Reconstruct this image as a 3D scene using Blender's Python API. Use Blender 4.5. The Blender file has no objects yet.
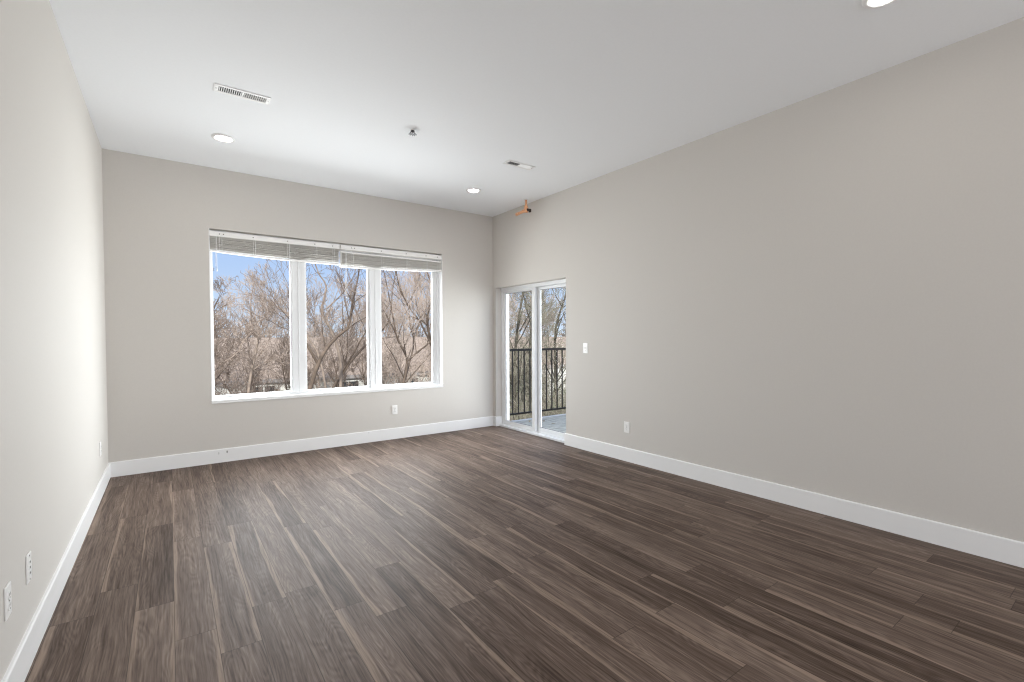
import bpy, bmesh, math, random
from mathutils import Vector, Matrix

C = bpy.context.scene.collection
SC = bpy.context.scene

# ------------------------------------------------------------------ room numbers (metres)
XL, XR, YB, YR, H = -0.477, 3.843, 5.773, -4.2, 3.05      # left, right, window wall, rear wall, ceiling
T = 0.24                                                   # wall thickness
GZ = -3.4                                                  # ground outside

# ------------------------------------------------------------------ camera
cam = bpy.data.cameras.new('camera')
co = bpy.data.objects.new('camera', cam); C.objects.link(co)
yaw, pitch, roll = 0.627123, -0.0205212, -0.0039238
fw = Vector((math.sin(yaw)*math.cos(pitch), math.cos(yaw)*math.cos(pitch), math.sin(pitch)))
r0 = Vector((math.cos(yaw), -math.sin(yaw), 0)); u0 = r0.cross(fw)
rt = r0*math.cos(roll) + u0*math.sin(roll); up = -r0*math.sin(roll) + u0*math.cos(roll)
co.matrix_world = Matrix(((rt.x, up.x, -fw.x, 0), (rt.y, up.y, -fw.y, 0), (rt.z, up.z, -fw.z, 1.295), (0, 0, 0, 1)))
cam.sensor_width = 36; cam.lens = 472.929/1024*36; cam.shift_y = 5.965/1024
cam.clip_start = 0.05; cam.clip_end = 500
SC.camera = co

# ------------------------------------------------------------------ exposure
SC.view_settings.view_transform = 'Standard'; SC.view_settings.look = 'None'
SC.view_settings.gamma = 1; SC.view_settings.use_curve_mapping = False
SC.view_settings.exposure = 0.52
SC.cycles.use_denoising = True; SC.cycles.denoiser = 'OPENIMAGEDENOISE'; SC.cycles.denoising_prefilter = 'NONE'; SC.cycles.denoising_input_passes = 'RGB_ALBEDO_NORMAL'
SC.cycles.filter_width = 1.2
SC.cycles.max_bounces = 12; SC.cycles.diffuse_bounces = 8; SC.cycles.transparent_max_bounces = 24
SC.cycles.sample_clamp_indirect = 6

# ------------------------------------------------------------------ sky: blue gradient, brighter round the sun behind the camera
SUN_DIR = Vector((-0.30, -0.72, 0.62)).normalized()        # towards the sun
w = bpy.data.worlds.new('sky'); SC.world = w; w.use_nodes = True; w.cycles.sampling_method = 'NONE'
nt = w.node_tree; nt.nodes.clear()
def N(nt, t, **k):
    n = nt.nodes.new(t)
    for a, v in k.items(): setattr(n, a, v)
    return n
def L(nt, a, b): nt.links.new(a, b)
tc = N(nt, 'ShaderNodeTexCoord'); sx = N(nt, 'ShaderNodeSeparateXYZ'); L(nt, tc.outputs['Generated'], sx.inputs[0])
rp = N(nt, 'ShaderNodeValToRGB'); L(nt, sx.outputs[2], rp.inputs[0])
for i_, (p_, c_) in enumerate(((0.0, (0.50, 0.58, 0.70)), (0.13, (0.36, 0.475, 0.70)), (0.24, (0.29, 0.42, 0.69)), (0.42, (0.26, 0.39, 0.68)), (1.0, (0.24, 0.36, 0.64)))):
    e = rp.color_ramp.elements[0] if i_ == 0 else (rp.color_ramp.elements[1] if i_ == 1 else rp.color_ramp.elements.new(p_))
    e.position = p_; e.color = (*c_, 1)
dt = N(nt, 'ShaderNodeVectorMath', operation='DOT_PRODUCT'); L(nt, tc.outputs['Generated'], dt.inputs[0]); dt.inputs[1].default_value = SUN_DIR
mr = N(nt, 'ShaderNodeMapRange'); L(nt, dt.outputs['Value'], mr.inputs[0])
mr.inputs[1].default_value = 0.0; mr.inputs[2].default_value = 1.0; mr.inputs[3].default_value = 0; mr.inputs[4].default_value = 1
pw = N(nt, 'ShaderNodeMath', operation='POWER'); L(nt, mr.outputs[0], pw.inputs[0]); pw.inputs[1].default_value = 1.5
gl = N(nt, 'ShaderNodeVectorMath', operation='SCALE'); gl.inputs[0].default_value = (1.0, 0.95, 0.88); L(nt, pw.outputs[0], gl.inputs['Scale'])
gs = N(nt, 'ShaderNodeVectorMath', operation='SCALE'); L(nt, gl.outputs[0], gs.inputs[0]); gs.inputs['Scale'].default_value = 1.2
ad = N(nt, 'ShaderNodeVectorMath', operation='ADD'); L(nt, rp.outputs[0], ad.inputs[0]); L(nt, gs.outputs[0], ad.inputs[1])
bg = N(nt, 'ShaderNodeBackground'); bg.inputs[1].default_value = 1.0; L(nt, ad.outputs[0], bg.inputs[0])
wo = N(nt, 'ShaderNodeOutputWorld'); L(nt, bg.outputs[0], wo.inputs[0])

sun = bpy.data.lights.new('sun', 'SUN'); sun.energy = 4.2; sun.angle = math.radians(1.0); sun.color = (1.0, 0.95, 0.88)
so = bpy.data.objects.new('sun', sun); C.objects.link(so); so.rotation_euler = (-SUN_DIR).to_track_quat('-Z', 'Y').to_euler()

def daylight(name, loc, rot, sx_, sy_, radiance, spread=180, color=(0.97, 0.985, 1.0)):
    """daylight at the window and door, added fill at the rear, as large as the opening"""
    l = bpy.data.lights.new(name, 'AREA'); l.shape = 'RECTANGLE'; l.size = sx_; l.size_y = sy_; l.energy = math.pi*sx_*sy_*radiance; l.color = color; l.spread = math.radians(spread)
    o = bpy.data.objects.new(name, l); C.objects.link(o); o.location = loc; o.rotation_euler = rot
daylight('daylight_window', (1.68, YB+T+0.27, 1.42), (math.radians(-68), 0, 0), 2.66, 1.54, 7.4, 165)
daylight('daylight_door', (XR+T+0.02, 4.95, 1.01), (0, math.radians(90), 0), 1.94, 1.48, 4.1, 98)
daylight('fill_rear', (1.68, YR-0.42, 1.5), (math.radians(108), 0, 0), 3.8, 2.5, 2.5)  # fill light added behind the camera to brighten the room

LAMP = 45.0        # radiance of a downlight lens

# ------------------------------------------------------------------ materials
def mat(name, col, rough=0.5, metal=0.0, spec=0.5):
    m = bpy.data.materials.new(name); m.use_nodes = True
    b = m.node_tree.nodes['Principled BSDF']
    b.inputs['Base Color'].default_value = (*col, 1); b.inputs['Roughness'].default_value = rough
    b.inputs['Metallic'].default_value = metal; b.inputs['Specular IOR Level'].default_value = spec
    return m
def noisy(m, scale, amount, vec=None, detail=3, bump=0.0):
    """gentle procedural mottling of a material's own colour"""
    nt = m.node_tree; b = nt.nodes['Principled BSDF']
    tc = N(nt, 'ShaderNodeTexCoord'); mp = N(nt, 'ShaderNodeMapping'); L(nt, tc.outputs['Object'], mp.inputs[0])
    if vec: mp.inputs['Scale'].default_value = vec
    n = N(nt, 'ShaderNodeTexNoise'); n.inputs['Scale'].default_value = scale; n.inputs['Detail'].default_value = detail
    L(nt, mp.outputs[0], n.inputs['Vector'])
    c = b.inputs['Base Color'].default_value[:3]
    r = N(nt, 'ShaderNodeValToRGB'); L(nt, n.outputs['Fac'], r.inputs[0])
    r.color_ramp.elements[0].position = 0.3; r.color_ramp.elements[1].position = 0.7
    r.color_ramp.elements[0].color = (*[x*(1-amount) for x in c], 1); r.color_ramp.elements[1].color = (*[min(1, x*(1+amount)) for x in c], 1)
    L(nt, r.outputs[0], b.inputs['Base Color'])
    if bump:
        bp = N(nt, 'ShaderNodeBump'); bp.inputs['Strength'].default_value = bump; bp.inputs['Distance'].default_value = 0.002
        L(nt, n.outputs['Fac'], bp.inputs['Height']); L(nt, bp.outputs[0], b.inputs['Normal'])
    return m

M = {}
M['wall'] = noisy(mat('wall_paint', (0.608, 0.581, 0.547), 0.75, spec=0.3), 90, 0.012, bump=0.05)
M['ceiling'] = noisy(mat('ceiling_paint', (0.88, 0.90, 0.925), 0.85, spec=0.2), 60, 0.008)
M['trim'] = mat('trim_paint', (0.84, 0.84, 0.84), 0.35)
M['vinyl'] = mat('white_vinyl', (0.80, 0.81, 0.82), 0.3)
M['plastic'] = mat('white_plastic', (0.88, 0.875, 0.86), 0.3)
M['slot'] = mat('dark_slot', (0.03, 0.03, 0.03), 0.6)
M['blind'] = mat('blind_slat_white', (0.70, 0.68, 0.64), 0.5)
M['blindrail'] = mat('blind_rail_white', (0.86, 0.85, 0.83), 0.35)
M['cord'] = mat('blind_cord', (0.85, 0.85, 0.85), 0.7)
M['copper'] = noisy(mat('copper', (0.88, 0.47, 0.27), 0.35, 0.75), 60, 0.2)
M['brass'] = mat('dark_bronze', (0.05, 0.035, 0.03), 0.5, 0.6)
M['chrome'] = mat('sprinkler_metal', (0.07, 0.07, 0.075), 0.4, 0.6)
M['vent'] = mat('vent_enamel', (0.82, 0.82, 0.82), 0.4)
M['duct'] = mat('dark_duct', (0.05, 0.05, 0.055), 0.8)
M['rail'] = mat('black_rail_metal', (0.018, 0.015, 0.013), 0.45, 0.3)
M['gasket'] = mat('grey_gasket', (0.22, 0.22, 0.23), 0.6)
M['screw'] = mat('screw_metal', (0.22, 0.21, 0.2), 0.4, 0.7)
M['kick'] = mat('white_board', (0.7, 0.7, 0.7), 0.6)

# baseboard of the window wall: two small dark scuffs of its own
def scuffed():
    m = mat('trim_paint_scuffed', (0.84, 0.84, 0.84), 0.35); nt = m.node_tree; b = nt.nodes['Principled BSDF']
    tc = N(nt, 'ShaderNodeTexCoord'); prev = None
    for x, z, rx, rz, s in ((0.475, 0.105, 0.007, 0.014, 1.0), (0.40, 0.10, 0.006, 0.016, 0.35), (1.98, 0.12, 0.012, 0.006, 0.3)):
        v = N(nt, 'ShaderNodeVectorMath', operation='SUBTRACT'); L(nt, tc.outputs['Object'], v.inputs[0]); v.inputs[1].default_value = (x, YB-0.014, z)
        d = N(nt, 'ShaderNodeVectorMath', operation='DIVIDE'); L(nt, v.outputs[0], d.inputs[0]); d.inputs[1].default_value = (rx, 1, rz)
        ln = N(nt, 'ShaderNodeVectorMath', operation='LENGTH'); L(nt, d.outputs[0], ln.inputs[0])
        mr = N(nt, 'ShaderNodeMapRange'); L(nt, ln.outputs['Value'], mr.inputs[0]); mr.inputs[1].default_value = 0.5; mr.inputs[2].default_value = 1.2
        mr.inputs[3].default_value = s; mr.inputs[4].default_value = 0
        if prev is None: prev = mr.outputs[0]
        else:
            a = N(nt, 'ShaderNodeMath', operation='MAXIMUM'); L(nt, prev, a.inputs[0]); L(nt, mr.outputs[0], a.inputs[1]); prev = a.outputs[0]
    mx = N(nt, 'ShaderNodeMix', data_type='RGBA'); L(nt, prev, mx.inputs['Factor'])
    mx.inputs['A'].default_value = (0.84, 0.84, 0.84, 1); mx.inputs['B'].default_value = (0.16, 0.16, 0.15, 1)
    L(nt, mx.outputs['Result'], b.inputs['Base Color']); return m
M['trim_scuffed'] = scuffed()

def glass():
    m = bpy.data.materials.new('window_glass'); m.use_nodes = True; nt = m.node_tree; nt.nodes.clear()
    t = N(nt, 'ShaderNodeBsdfTransparent'); t.inputs[0].default_value = (0.96, 0.975, 0.97, 1)
    g = N(nt, 'ShaderNodeBsdfGlossy'); g.inputs['Roughness'].default_value = 0.0
    ge = N(nt, 'ShaderNodeNewGeometry'); dp = N(nt, 'ShaderNodeVectorMath', operation='DOT_PRODUCT'); L(nt, ge.outputs['Incoming'], dp.inputs[0]); L(nt, ge.outputs['Normal'], dp.inputs[1])
    ab = N(nt, 'ShaderNodeMath', operation='ABSOLUTE'); L(nt, dp.outputs['Value'], ab.inputs[0])
    om = N(nt, 'ShaderNodeMath', operation='SUBTRACT'); om.inputs[0].default_value = 1.0; L(nt, ab.outputs[0], om.inputs[1])
    p5 = N(nt, 'ShaderNodeMath', operation='POWER'); L(nt, om.outputs[0], p5.inputs[0]); p5.inputs[1].default_value = 5.0
    f = N(nt, 'ShaderNodeMath', operation='MULTIPLY_ADD'); L(nt, p5.outputs[0], f.inputs[0]); f.inputs[1].default_value = 0.15; f.inputs[2].default_value = 0.0
    x = N(nt, 'ShaderNodeMixShader'); L(nt, f.outputs[0], x.inputs[0]); L(nt, t.outputs[0], x.inputs[1]); L(nt, g.outputs[0], x.inputs[2])
    o = N(nt, 'ShaderNodeOutputMaterial'); L(nt, x.outputs[0], o.inputs[0]); return m
M['glass'] = glass()

def lens():
    m = bpy.data.materials.new('lamp_lens'); m.use_nodes = True; nt = m.node_tree; nt.nodes.clear()
    e = N(nt, 'ShaderNodeEmission'); e.inputs[0].default_value = (1.0, 0.96, 0.90, 1); e.inputs[1].default_value = LAMP
    o = N(nt, 'ShaderNodeOutputMaterial'); L(nt, e.outputs[0], o.inputs[0]); return m
M['lens'] = lens()

def floor_mat():
    PWD, PL = 0.152, 1.22                     # plank width, length
    m = bpy.data.materials.new('walnut_planks'); m.use_nodes = True; nt = m.node_tree; b = nt.nodes['Principled BSDF']
    def math_(op, a, b_=None, c=None):
        n = N(nt, 'ShaderNodeMath', operation=op)
        for i, v in enumerate((a, b_, c)):
            if v is None: continue
            if isinstance(v, (int, float)): n.inputs[i].default_value = v
            else: L(nt, v, n.inputs[i])
        return n.outputs[0]
    def comb(x, y, z):
        n = N(nt, 'ShaderNodeCombineXYZ')
        for i, v in enumerate((x, y, z)):
            if isinstance(v, (int, float)): n.inputs[i].default_value = v
            else: L(nt, v, n.inputs[i])
        return n.outputs[0]
    def noise(vec, scale, detail=3, rough=0.55, dist=0.0):
        n = N(nt, 'ShaderNodeTexNoise'); n.inputs['Scale'].default_value = scale; n.inputs['Detail'].default_value = detail
        n.inputs['Roughness'].default_value = rough; n.inputs['Distortion'].default_value = dist; L(nt, vec, n.inputs['Vector']); return n.outputs['Fac']
    def wn(vec):
        n = N(nt, 'ShaderNodeTexWhiteNoise', noise_dimensions='3D'); L(nt, vec, n.inputs['Vector']); return n
    def rng(v, a, b_, c=0, d=1):
        n = N(nt, 'ShaderNodeMapRange'); L(nt, v, n.inputs[0])
        for i, q in enumerate((a, b_, c, d)): n.inputs[i+1].default_value = q
        return n.outputs[0]
    def mixc(f, a, b_, mode='MIX'):
        n = N(nt, 'ShaderNodeMix', data_type='RGBA', blend_type=mode)
        if isinstance(f, (int, float)): n.inputs['Factor'].default_value = f
        else: L(nt, f, n.inputs['Factor'])
        for k, v in (('A', a), ('B', b_)):
            if isinstance(v, tuple): n.inputs[k].default_value = (*v, 1)
            else: L(nt, v, n.inputs[k])
        return n.outputs['Result']
    tc = N(nt, 'ShaderNodeTexCoord'); s = N(nt, 'ShaderNodeSeparateXYZ'); L(nt, tc.outputs['Object'], s.inputs[0])
    X, Y = s.outputs[0], s.outputs[1]
    cx = math_('DIVIDE', X, PWD); col = math_('FLOOR', cx); fx = math_('FRACT', cx)
    off = wn(comb(col, 3.7, 1.1)).outputs['Value']
    cy = math_('ADD', math_('DIVIDE', Y, PL), math_('MULTIPLY', off, 7.31)); row = math_('FLOOR', cy); fy = math_('FRACT', cy)
    ida = wn(comb(col, row, 0.5)); idv = ida.outputs['Value']; sc = N(nt, 'ShaderNodeSeparateColor'); L(nt, ida.outputs['Color'], sc.inputs[0])
    r1, r2, r3 = sc.outputs[0], sc.outputs[1], sc.outputs[2]
    ox = math_('ADD', X, math_('MULTIPLY', r1, 40.0)); oy = math_('ADD', Y, math_('MULTIPLY', r2, 60.0))
    # slow waviness of the grain
    wob = noise(comb(math_('MULTIPLY', ox, 3.0), math_('MULTIPLY', oy, 1.3), r3), 1.0, 2)
    gx = math_('ADD', ox, math_('MULTIPLY', math_('SUBTRACT', wob, 0.5), 0.055))
    fine = noise(comb(math_('MULTIPLY', gx, 130.0), math_('MULTIPLY', oy, 4.0), 0.0), 1.0, 4, 0.65)
    mid = noise(comb(math_('MULTIPLY', gx, 42.0), math_('MULTIPLY', oy, 1.5), 2.0), 1.0, 3, 0.6, 0.4)
    wide = noise(comb(math_('MULTIPLY', gx, 11.0), math_('MULTIPLY', oy, 0.7), 5.0), 1.0, 2, 0.5, 0.3)
    # cathedral figure: contour lines of a stretched field
    fld = noise(comb(math_('MULTIPLY', ox, 6.5), math_('MULTIPLY', oy, 1.25), 9.0), 1.0, 2, 0.4)
    rings = math_('SINE', math_('MULTIPLY', math_('ADD', fld, math_('MULTIPLY', fine, 0.02)), 150.0))
    rings = rng(rings, -1, 1)
    figmask = rng(wide, 0.42, 0.58)
    tone = math_('ADD', math_('MULTIPLY', fine, 0.62), math_('MULTIPLY', mid, 0.36))
    tone = math_('ADD', tone, math_('MULTIPLY', math_('MULTIPLY', rings, figmask), 0.085))
    tone = math_('ADD', tone, math_('MULTIPLY', wide, 0.20))
    tone = math_('ADD', tone, math_('MULTIPLY', math_('SUBTRACT', r3, 0.5), 0.14))
    r = N(nt, 'ShaderNodeValToRGB'); L(nt, tone, r.inputs[0]); cr = r.color_ramp
    cr.elements[0].position = 0.32; cr.elements[0].color = (0.0216, 0.0128, 0.0090, 1)
    cr.elements[1].position = 0.88; cr.elements[1].color = (0.2700, 0.2042, 0.1651, 1)
    for p_, c_ in ((0.47, (0.0612, 0.0396, 0.0292, 1)), (0.58, (0.1062, 0.0739, 0.0576, 1)), (0.70, (0.1620, 0.1179, 0.0946, 1))):
        e = cr.elements.new(p_); e.color = c_
    # pale sapwood streaks, mostly near one long edge of some planks
    edge = math_('ADD', fx, math_('MULTIPLY', math_('SUBTRACT', noise(comb(math_('MULTIPLY', ox, 0.5), math_('MULTIPLY', oy, 1.1), 4.0), 1.0, 2), 0.5), 0.6))
    sap = math_('MULTIPLY', rng(edge, 0.88, 0.91), rng(r2, 0.56, 0.68))
    sap2 = math_('MULTIPLY', rng(edge, 0.13, 0.09), rng(r1, 0.62, 0.72))
    sap = math_('MINIMUM', math_('ADD', sap, sap2), 1.0)
    sap = math_('MULTIPLY', sap, rng(fine, 0.25, 0.6, 0.35, 1.0))
    colr = mixc(math_('MULTIPLY', sap, 0.72), r.outputs[0], (0.31, 0.232, 0.18))
    # seams
    sx_ = math_('MINIMUM', fx, math_('SUBTRACT', 1.0, fx)); sy_ = math_('MINIMUM', fy, math_('SUBTRACT', 1.0, fy))
    seam = math_('MINIMUM', math_('MULTIPLY', sx_, PWD), math_('MULTIPLY', sy_, PL))
    sm = rng(seam, 0.0008, 0.0022, 1.0, 0.0)
    colr = mixc(math_('MULTIPLY', sm, 0.6), colr, (0.02, 0.014, 0.01))
    L(nt, colr, b.inputs['Base Color'])
    L(nt, rng(fine, 0.3, 0.7, 0.56, 0.46), b.inputs['Roughness'])
    b.inputs['Specular IOR Level'].default_value = 0.11
    bp = N(nt, 'ShaderNodeBump'); bp.inputs['Strength'].default_value = 0.25; bp.inputs['Distance'].default_value = 0.0012
    L(nt, math_('SUBTRACT', fine, math_('MULTIPLY', sm, 1.0)), bp.inputs['Height']); L(nt, bp.outputs[0], b.inputs['Normal'])
    return m
M['floor'] = floor_mat()

def roof_mat():
    m = mat('roof_shingles', (0.45, 0.36, 0.30), 0.9); nt = m.node_tree; b = nt.nodes['Principled BSDF']
    tc = N(nt, 'ShaderNodeTexCoord'); br = N(nt, 'ShaderNodeTexBrick'); L(nt, tc.outputs['Object'], br.inputs['Vector'])
    br.inputs['Color1'].default_value = (0.34, 0.265, 0.21, 1); br.inputs['Color2'].default_value = (0.24, 0.185, 0.148, 1); br.inputs['Mortar'].default_value = (0.16, 0.12, 0.10, 1)
    br.inputs['Scale'].default_value = 1.0; br.inputs['Brick Width'].default_value = 0.3; br.inputs['Row Height'].default_value = 0.14; br.inputs['Mortar Size'].default_value = 0.012
    L(nt, br.outputs[0], b.inputs['Base Color']); return m
M['roof'] = roof_mat()
M['siding'] = noisy(mat('white_siding', (0.58, 0.58, 0.55), 0.7), 3, 0.05)
M['fascia'] = mat('grey_fascia', (0.24, 0.225, 0.22), 0.6)
M['housewin'] = mat('dark_house_glass', (0.05, 0.055, 0.06), 0.15)
M['ground'] = noisy(mat('leaf_litter', (0.30, 0.235, 0.18), 0.95), 3.0, 0.45, detail=8)
M['bounce_ground'] = noisy(mat('pale_bounce_ground', (0.62, 0.61, 0.58), 0.9), 1.5, 0.06)  # kept pale so the unseen ground throws light upward
M['deck'] = noisy(mat('deck_grey', (0.46, 0.45, 0.40), 0.7), 5, 0.5, (1, 9, 1), 5)
M['bark_a'] = noisy(mat('bark_grey_brown', (0.11, 0.08, 0.06), 0.9), 6, 0.35)
M['bark_b'] = noisy(mat('bark_pale', (0.24, 0.19, 0.155), 0.9), 6, 0.3)
M['bark_c'] = noisy(mat('bark_olive', (0.08, 0.07, 0.052), 0.9), 6, 0.4)
M['twig_a'] = mat('twig_brown', (0.22, 0.17, 0.138), 0.9)
M['twig_b'] = mat('twig_tan', (0.43, 0.35, 0.295), 0.9)
M['twig_c'] = mat('twig_olive', (0.25, 0.225, 0.175), 0.9)
M['leaf'] = noisy(mat('leaf_grey_green', (0.11, 0.115, 0.065), 0.6), 8, 0.4)
M['dryleaf'] = noisy(mat('dry_leaf', (0.34, 0.25, 0.15), 0.8), 8, 0.4)

# ------------------------------------------------------------------ mesh helpers
def box(bm, x0, x1, y0, y1, z0, z1, bev=0.0):
    r = bmesh.ops.create_cube(bm, size=1.0)
    vs = r['verts']
    bmesh.ops.scale(bm, vec=(x1-x0, y1-y0, z1-z0), verts=vs)
    bmesh.ops.translate(bm, vec=((x0+x1)/2, (y0+y1)/2, (z0+z1)/2), verts=vs)
    if bev:
        es = list({e for v in vs for e in v.link_edges})
        bmesh.ops.bevel(bm, geom=es, offset=bev, segments=2, affect='EDGES', profile=0.5)
    return vs
def cyl(bm, p0, p1, r0_, r1_=None, n=24, caps=True):
    p0, p1 = Vector(p0), Vector(p1); r1_ = r0_ if r1_ is None else r1_
    q = (p1-p0).to_track_quat('Z', 'Y'); a, b_ = [], []
    for i in range(n):
        t = 2*math.pi*i/n; d = q @ Vector((math.cos(t), math.sin(t), 0))
        a.append(bm.verts.new(p0+d*r0_)); b_.append(bm.verts.new(p1+d*r1_))
    for i in range(n): bm.faces.new((a[i], a[(i+1) % n], b_[(i+1) % n], b_[i]))
    if caps: bm.faces.new(a[::-1]); bm.faces.new(b_)
def lathe(bm, prof, c, n=40):
    """prof = [(radius, z)...] about a vertical axis at c"""
    rings = []
    for r, z in prof:
        if r < 1e-6: rings.append([bm.verts.new((c[0], c[1], c[2]+z))])
        else: rings.append([bm.verts.new((c[0]+r*math.cos(2*math.pi*i/n), c[1]+r*math.sin(2*math.pi*i/n), c[2]+z)) for i in range(n)])
    for a, b_ in zip(rings, rings[1:]):
        for i in range(n):
            j = (i+1) % n
            if len(a) == 1 and len(b_) == 1: continue
            if len(a) == 1: bm.faces.new((a[0], b_[j], b_[i]))
            elif len(b_) == 1: bm.faces.new((a[i], a[j], b_[0]))
            else: bm.faces.new((a[i], a[j], b_[j], b_[i]))
def tube(bm, pts, r, n=8):
    for a, b_ in zip(pts, pts[1:]): cyl(bm, a, b_, r, n=n)
def obj(name, bm, m, parent=None, smooth=False):
    bmesh.ops.recalc_face_normals(bm, faces=bm.faces)
    me = bpy.data.meshes.new(name); bm.to_mesh(me); bm.free()
    if smooth:
        for p in me.polygons: p.use_smooth = True
    me.materials.append(m if not isinstance(m, str) else M[m])
    o = bpy.data.objects.new(name, me); C.objects.link(o)
    if parent: o.parent = parent
    return o
def B(*boxes, bev=0.0):
    bm = bmesh.new()
    for b_ in boxes: box(bm, *b_, bev=bev)
    return bm
def struct(name, bm, m):
    o = obj(name, bm, m); o['kind'] = 'structure'; return o
def empty(name, loc, kind=None):
    o = bpy.data.objects.new(name, None); C.objects.link(o); o.location = loc; o.empty_display_size = 0.1
    if kind: o['kind'] = kind
    return o
def thing(name, label, cat, loc=(0, 0, 0), group=None):
    o = empty(name, loc); o['label'] = label; o['category'] = cat
    if group: o['group'] = group
    return o
def tag(o, label, cat, group=None):
    o['label'] = label; o['category'] = cat
    if group: o['group'] = group
    return o
def dup(root, loc, label, rotz=None):
    r = root.copy(); C.objects.link(r); r.location = loc; r['label'] = label
    if rotz is not None: r.rotation_euler = (0, 0, rotz)
    for ch in list(root.children):
        c = ch.copy(); C.objects.link(c); c.parent = r
        for g in list(ch.children):
            d = g.copy(); C.objects.link(d); d.parent = c
    return r
def local(bm, loc):
    bmesh.ops.translate(bm, vec=[-v for v in loc], verts=bm.verts); return bm

# ------------------------------------------------------------------ shell
WX0, WX1, WZ0, WZ1 = 0.345, 3.018, 0.640, 2.428     # window opening
DY0, DY1, DZ1 = 4.204, 5.700, 2.008                 # patio door opening
struct('floor', B((XL, XR+0.04, YR, YB, -0.2, 0)), 'floor')
struct('ceiling', B((XL-T, XR+T, YR-T, YB+T, H, H+0.25)), 'ceiling')
struct('wall_left', B((XL-T, XL, YR-T, YB+T, -0.2, H)), 'wall')
struct('wall_back', B((XL, WX0, YB, YB+T, -0.2, H), (WX1, XR, YB, YB+T, -0.2, H), (WX0, WX1, YB, YB+T, -0.2, WZ0), (WX0, WX1, YB, YB+T, WZ1, H)), 'wall')
struct('wall_right', B((XR, XR+T, YR-T, DY0, -0.2, H), (XR, XR+T, DY1, YB+T, -0.2, H), (XR, XR+T, DY0, DY1, DZ1, H)), 'wall')
# unseen rear wall behind the camera; its wide glazing is added for fill light
RX0, RX1, RZ0, RZ1 = XL+0.2, XR-0.2, 0.15, 2.85
struct('wall_rear', B((XL, RX0, YR-T, YR, -0.2, H), (RX1, XR, YR-T, YR, -0.2, H), (RX0, RX1, YR-T, YR, -0.2, RZ0), (RX0, RX1, YR-T, YR, RZ1, H)), 'wall')
rw = empty('added_rear_window', (0, 0, 0), 'structure')  # unseen glazing, added to go with the rear fill light
f = 0.05
obj('window_frame', B((RX0, RX1, YR-0.12, YR-0.05, RZ0, RZ0+f), (RX0, RX1, YR-0.12, YR-0.05, RZ1-f, RZ1), *[(x-f/2, x+f/2, YR-0.12, YR-0.05, RZ0+f, RZ1-f) for x in (RX0+f/2, RX0+1.31, RX0+2.61, RX1-f/2)]), 'vinyl', rw)

def board_profile(bm, p0, p1, nrm, h=0.14, t=0.014):
    """baseboard run from p0 to p1 along a wall whose inward normal is nrm; eased top edge"""
    p0, p1, nrm = Vector((*p0, 0)), Vector((*p1, 0)), Vector((*nrm, 0))
    prof = [(0, 0), (t, 0), (t, h-0.006), (t-0.003, h-0.001), (t-0.006, h), (0, h)]
    a = [bm.verts.new(p0+nrm*d+Vector((0, 0, z))) for d, z in prof]; b_ = [bm.verts.new(p1+nrm*d+Vector((0, 0, z))) for d, z in prof]
    n = len(prof)
    for i in range(n): bm.faces.new((a[i], a[(i+1) % n], b_[(i+1) % n], b_[i]))
    bm.faces.new(a[::-1]); bm.faces.new(b_)
bm = bmesh.new(); board_profile(bm, (XL, YB), (XR-0.014, YB), (0, -1)); struct('baseboard_back', bm, 'trim_scuffed')
bm = bmesh.new(); board_profile(bm, (XL, YR), (XL, YB-0.014), (1, 0)); struct('baseboard_left', bm, 'trim')
bm = bmesh.new(); board_profile(bm, (XR, YR), (XR, DY0+0.014), (-1, 0))
board_profile(bm, (XR, DY0), (XR+0.09, DY0), (0, 1)); board_profile(bm, (XR, DY1-0.014), (XR, YB), (-1, 0)); board_profile(bm, (XR, DY1), (XR+0.09, DY1), (0, -1))
struct('baseboard_right', bm, 'trim')
bm = bmesh.new(); board_profile(bm, (XL+0.014, YR), (XR-0.014, YR), (0, 1)); struct('baseboard_rear', bm, 'trim')

# ------------------------------------------------------------------ window_1: three white vinyl units mulled together
win = empty('window_1', (WX0, YB+0.09, WZ0), 'structure')
def wl(bm): return local(bm, win.location)
YF = YB+0.088
FR0, FR1 = YF, YF+0.09
fb = 0.030
obj('window_frame', wl(B((WX0, WX0+0.035, FR0, FR1, WZ0, WZ1), (WX1-0.042, WX1, FR0, FR1, WZ0, WZ1), (WX0+0.035, WX1-0.042, FR0, FR1, WZ0, WZ0+fb), (WX0+0.035, WX1-0.042, FR0, FR1, WZ1-0.05, WZ1), bev=0.002)), 'vinyl', win)
glz = [(0.380, 1.128), (1.300, 2.022), (2.200, 2.917)]
for a, b_ in ((1.143, 1.283), (2.048, 2.186)):
    obj('mullion', wl(B((a, b_, FR0, FR1, WZ0+fb, WZ1-0.05), ((a+b_)/2-0.004, (a+b_)/2+0.004, FR0-0.004, FR0, WZ0+fb, WZ1-0.05), bev=0.0015)), 'vinyl', win)
for (a, b_), (l_, r_) in zip(glz, ((WX0+0.035, 1.143), (1.283, 2.048), (2.186, WX1-0.042))):
    z0, z1 = WZ0+0.048, WZ1-0.085
    s = obj('sash', wl(B((l_, a, FR0+0.012, FR0+0.055, WZ0+fb, WZ1-0.05), (b_, r_, FR0+0.012, FR0+0.055, WZ0+fb, WZ1-0.05), (a, b_, FR0+0.012, FR0+0.055, WZ0+fb, z0), (a, b_, FR0+0.012, FR0+0.055, z1, WZ1-0.05), bev=0.002)), 'vinyl', win)
    p = obj('pane', B((a-0.004, b_+0.004, FR0+0.030, FR0+0.034, z0-0.004, z1+0.004)), 'glass', s)
    p.location = [-v for v in win.location]
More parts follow.
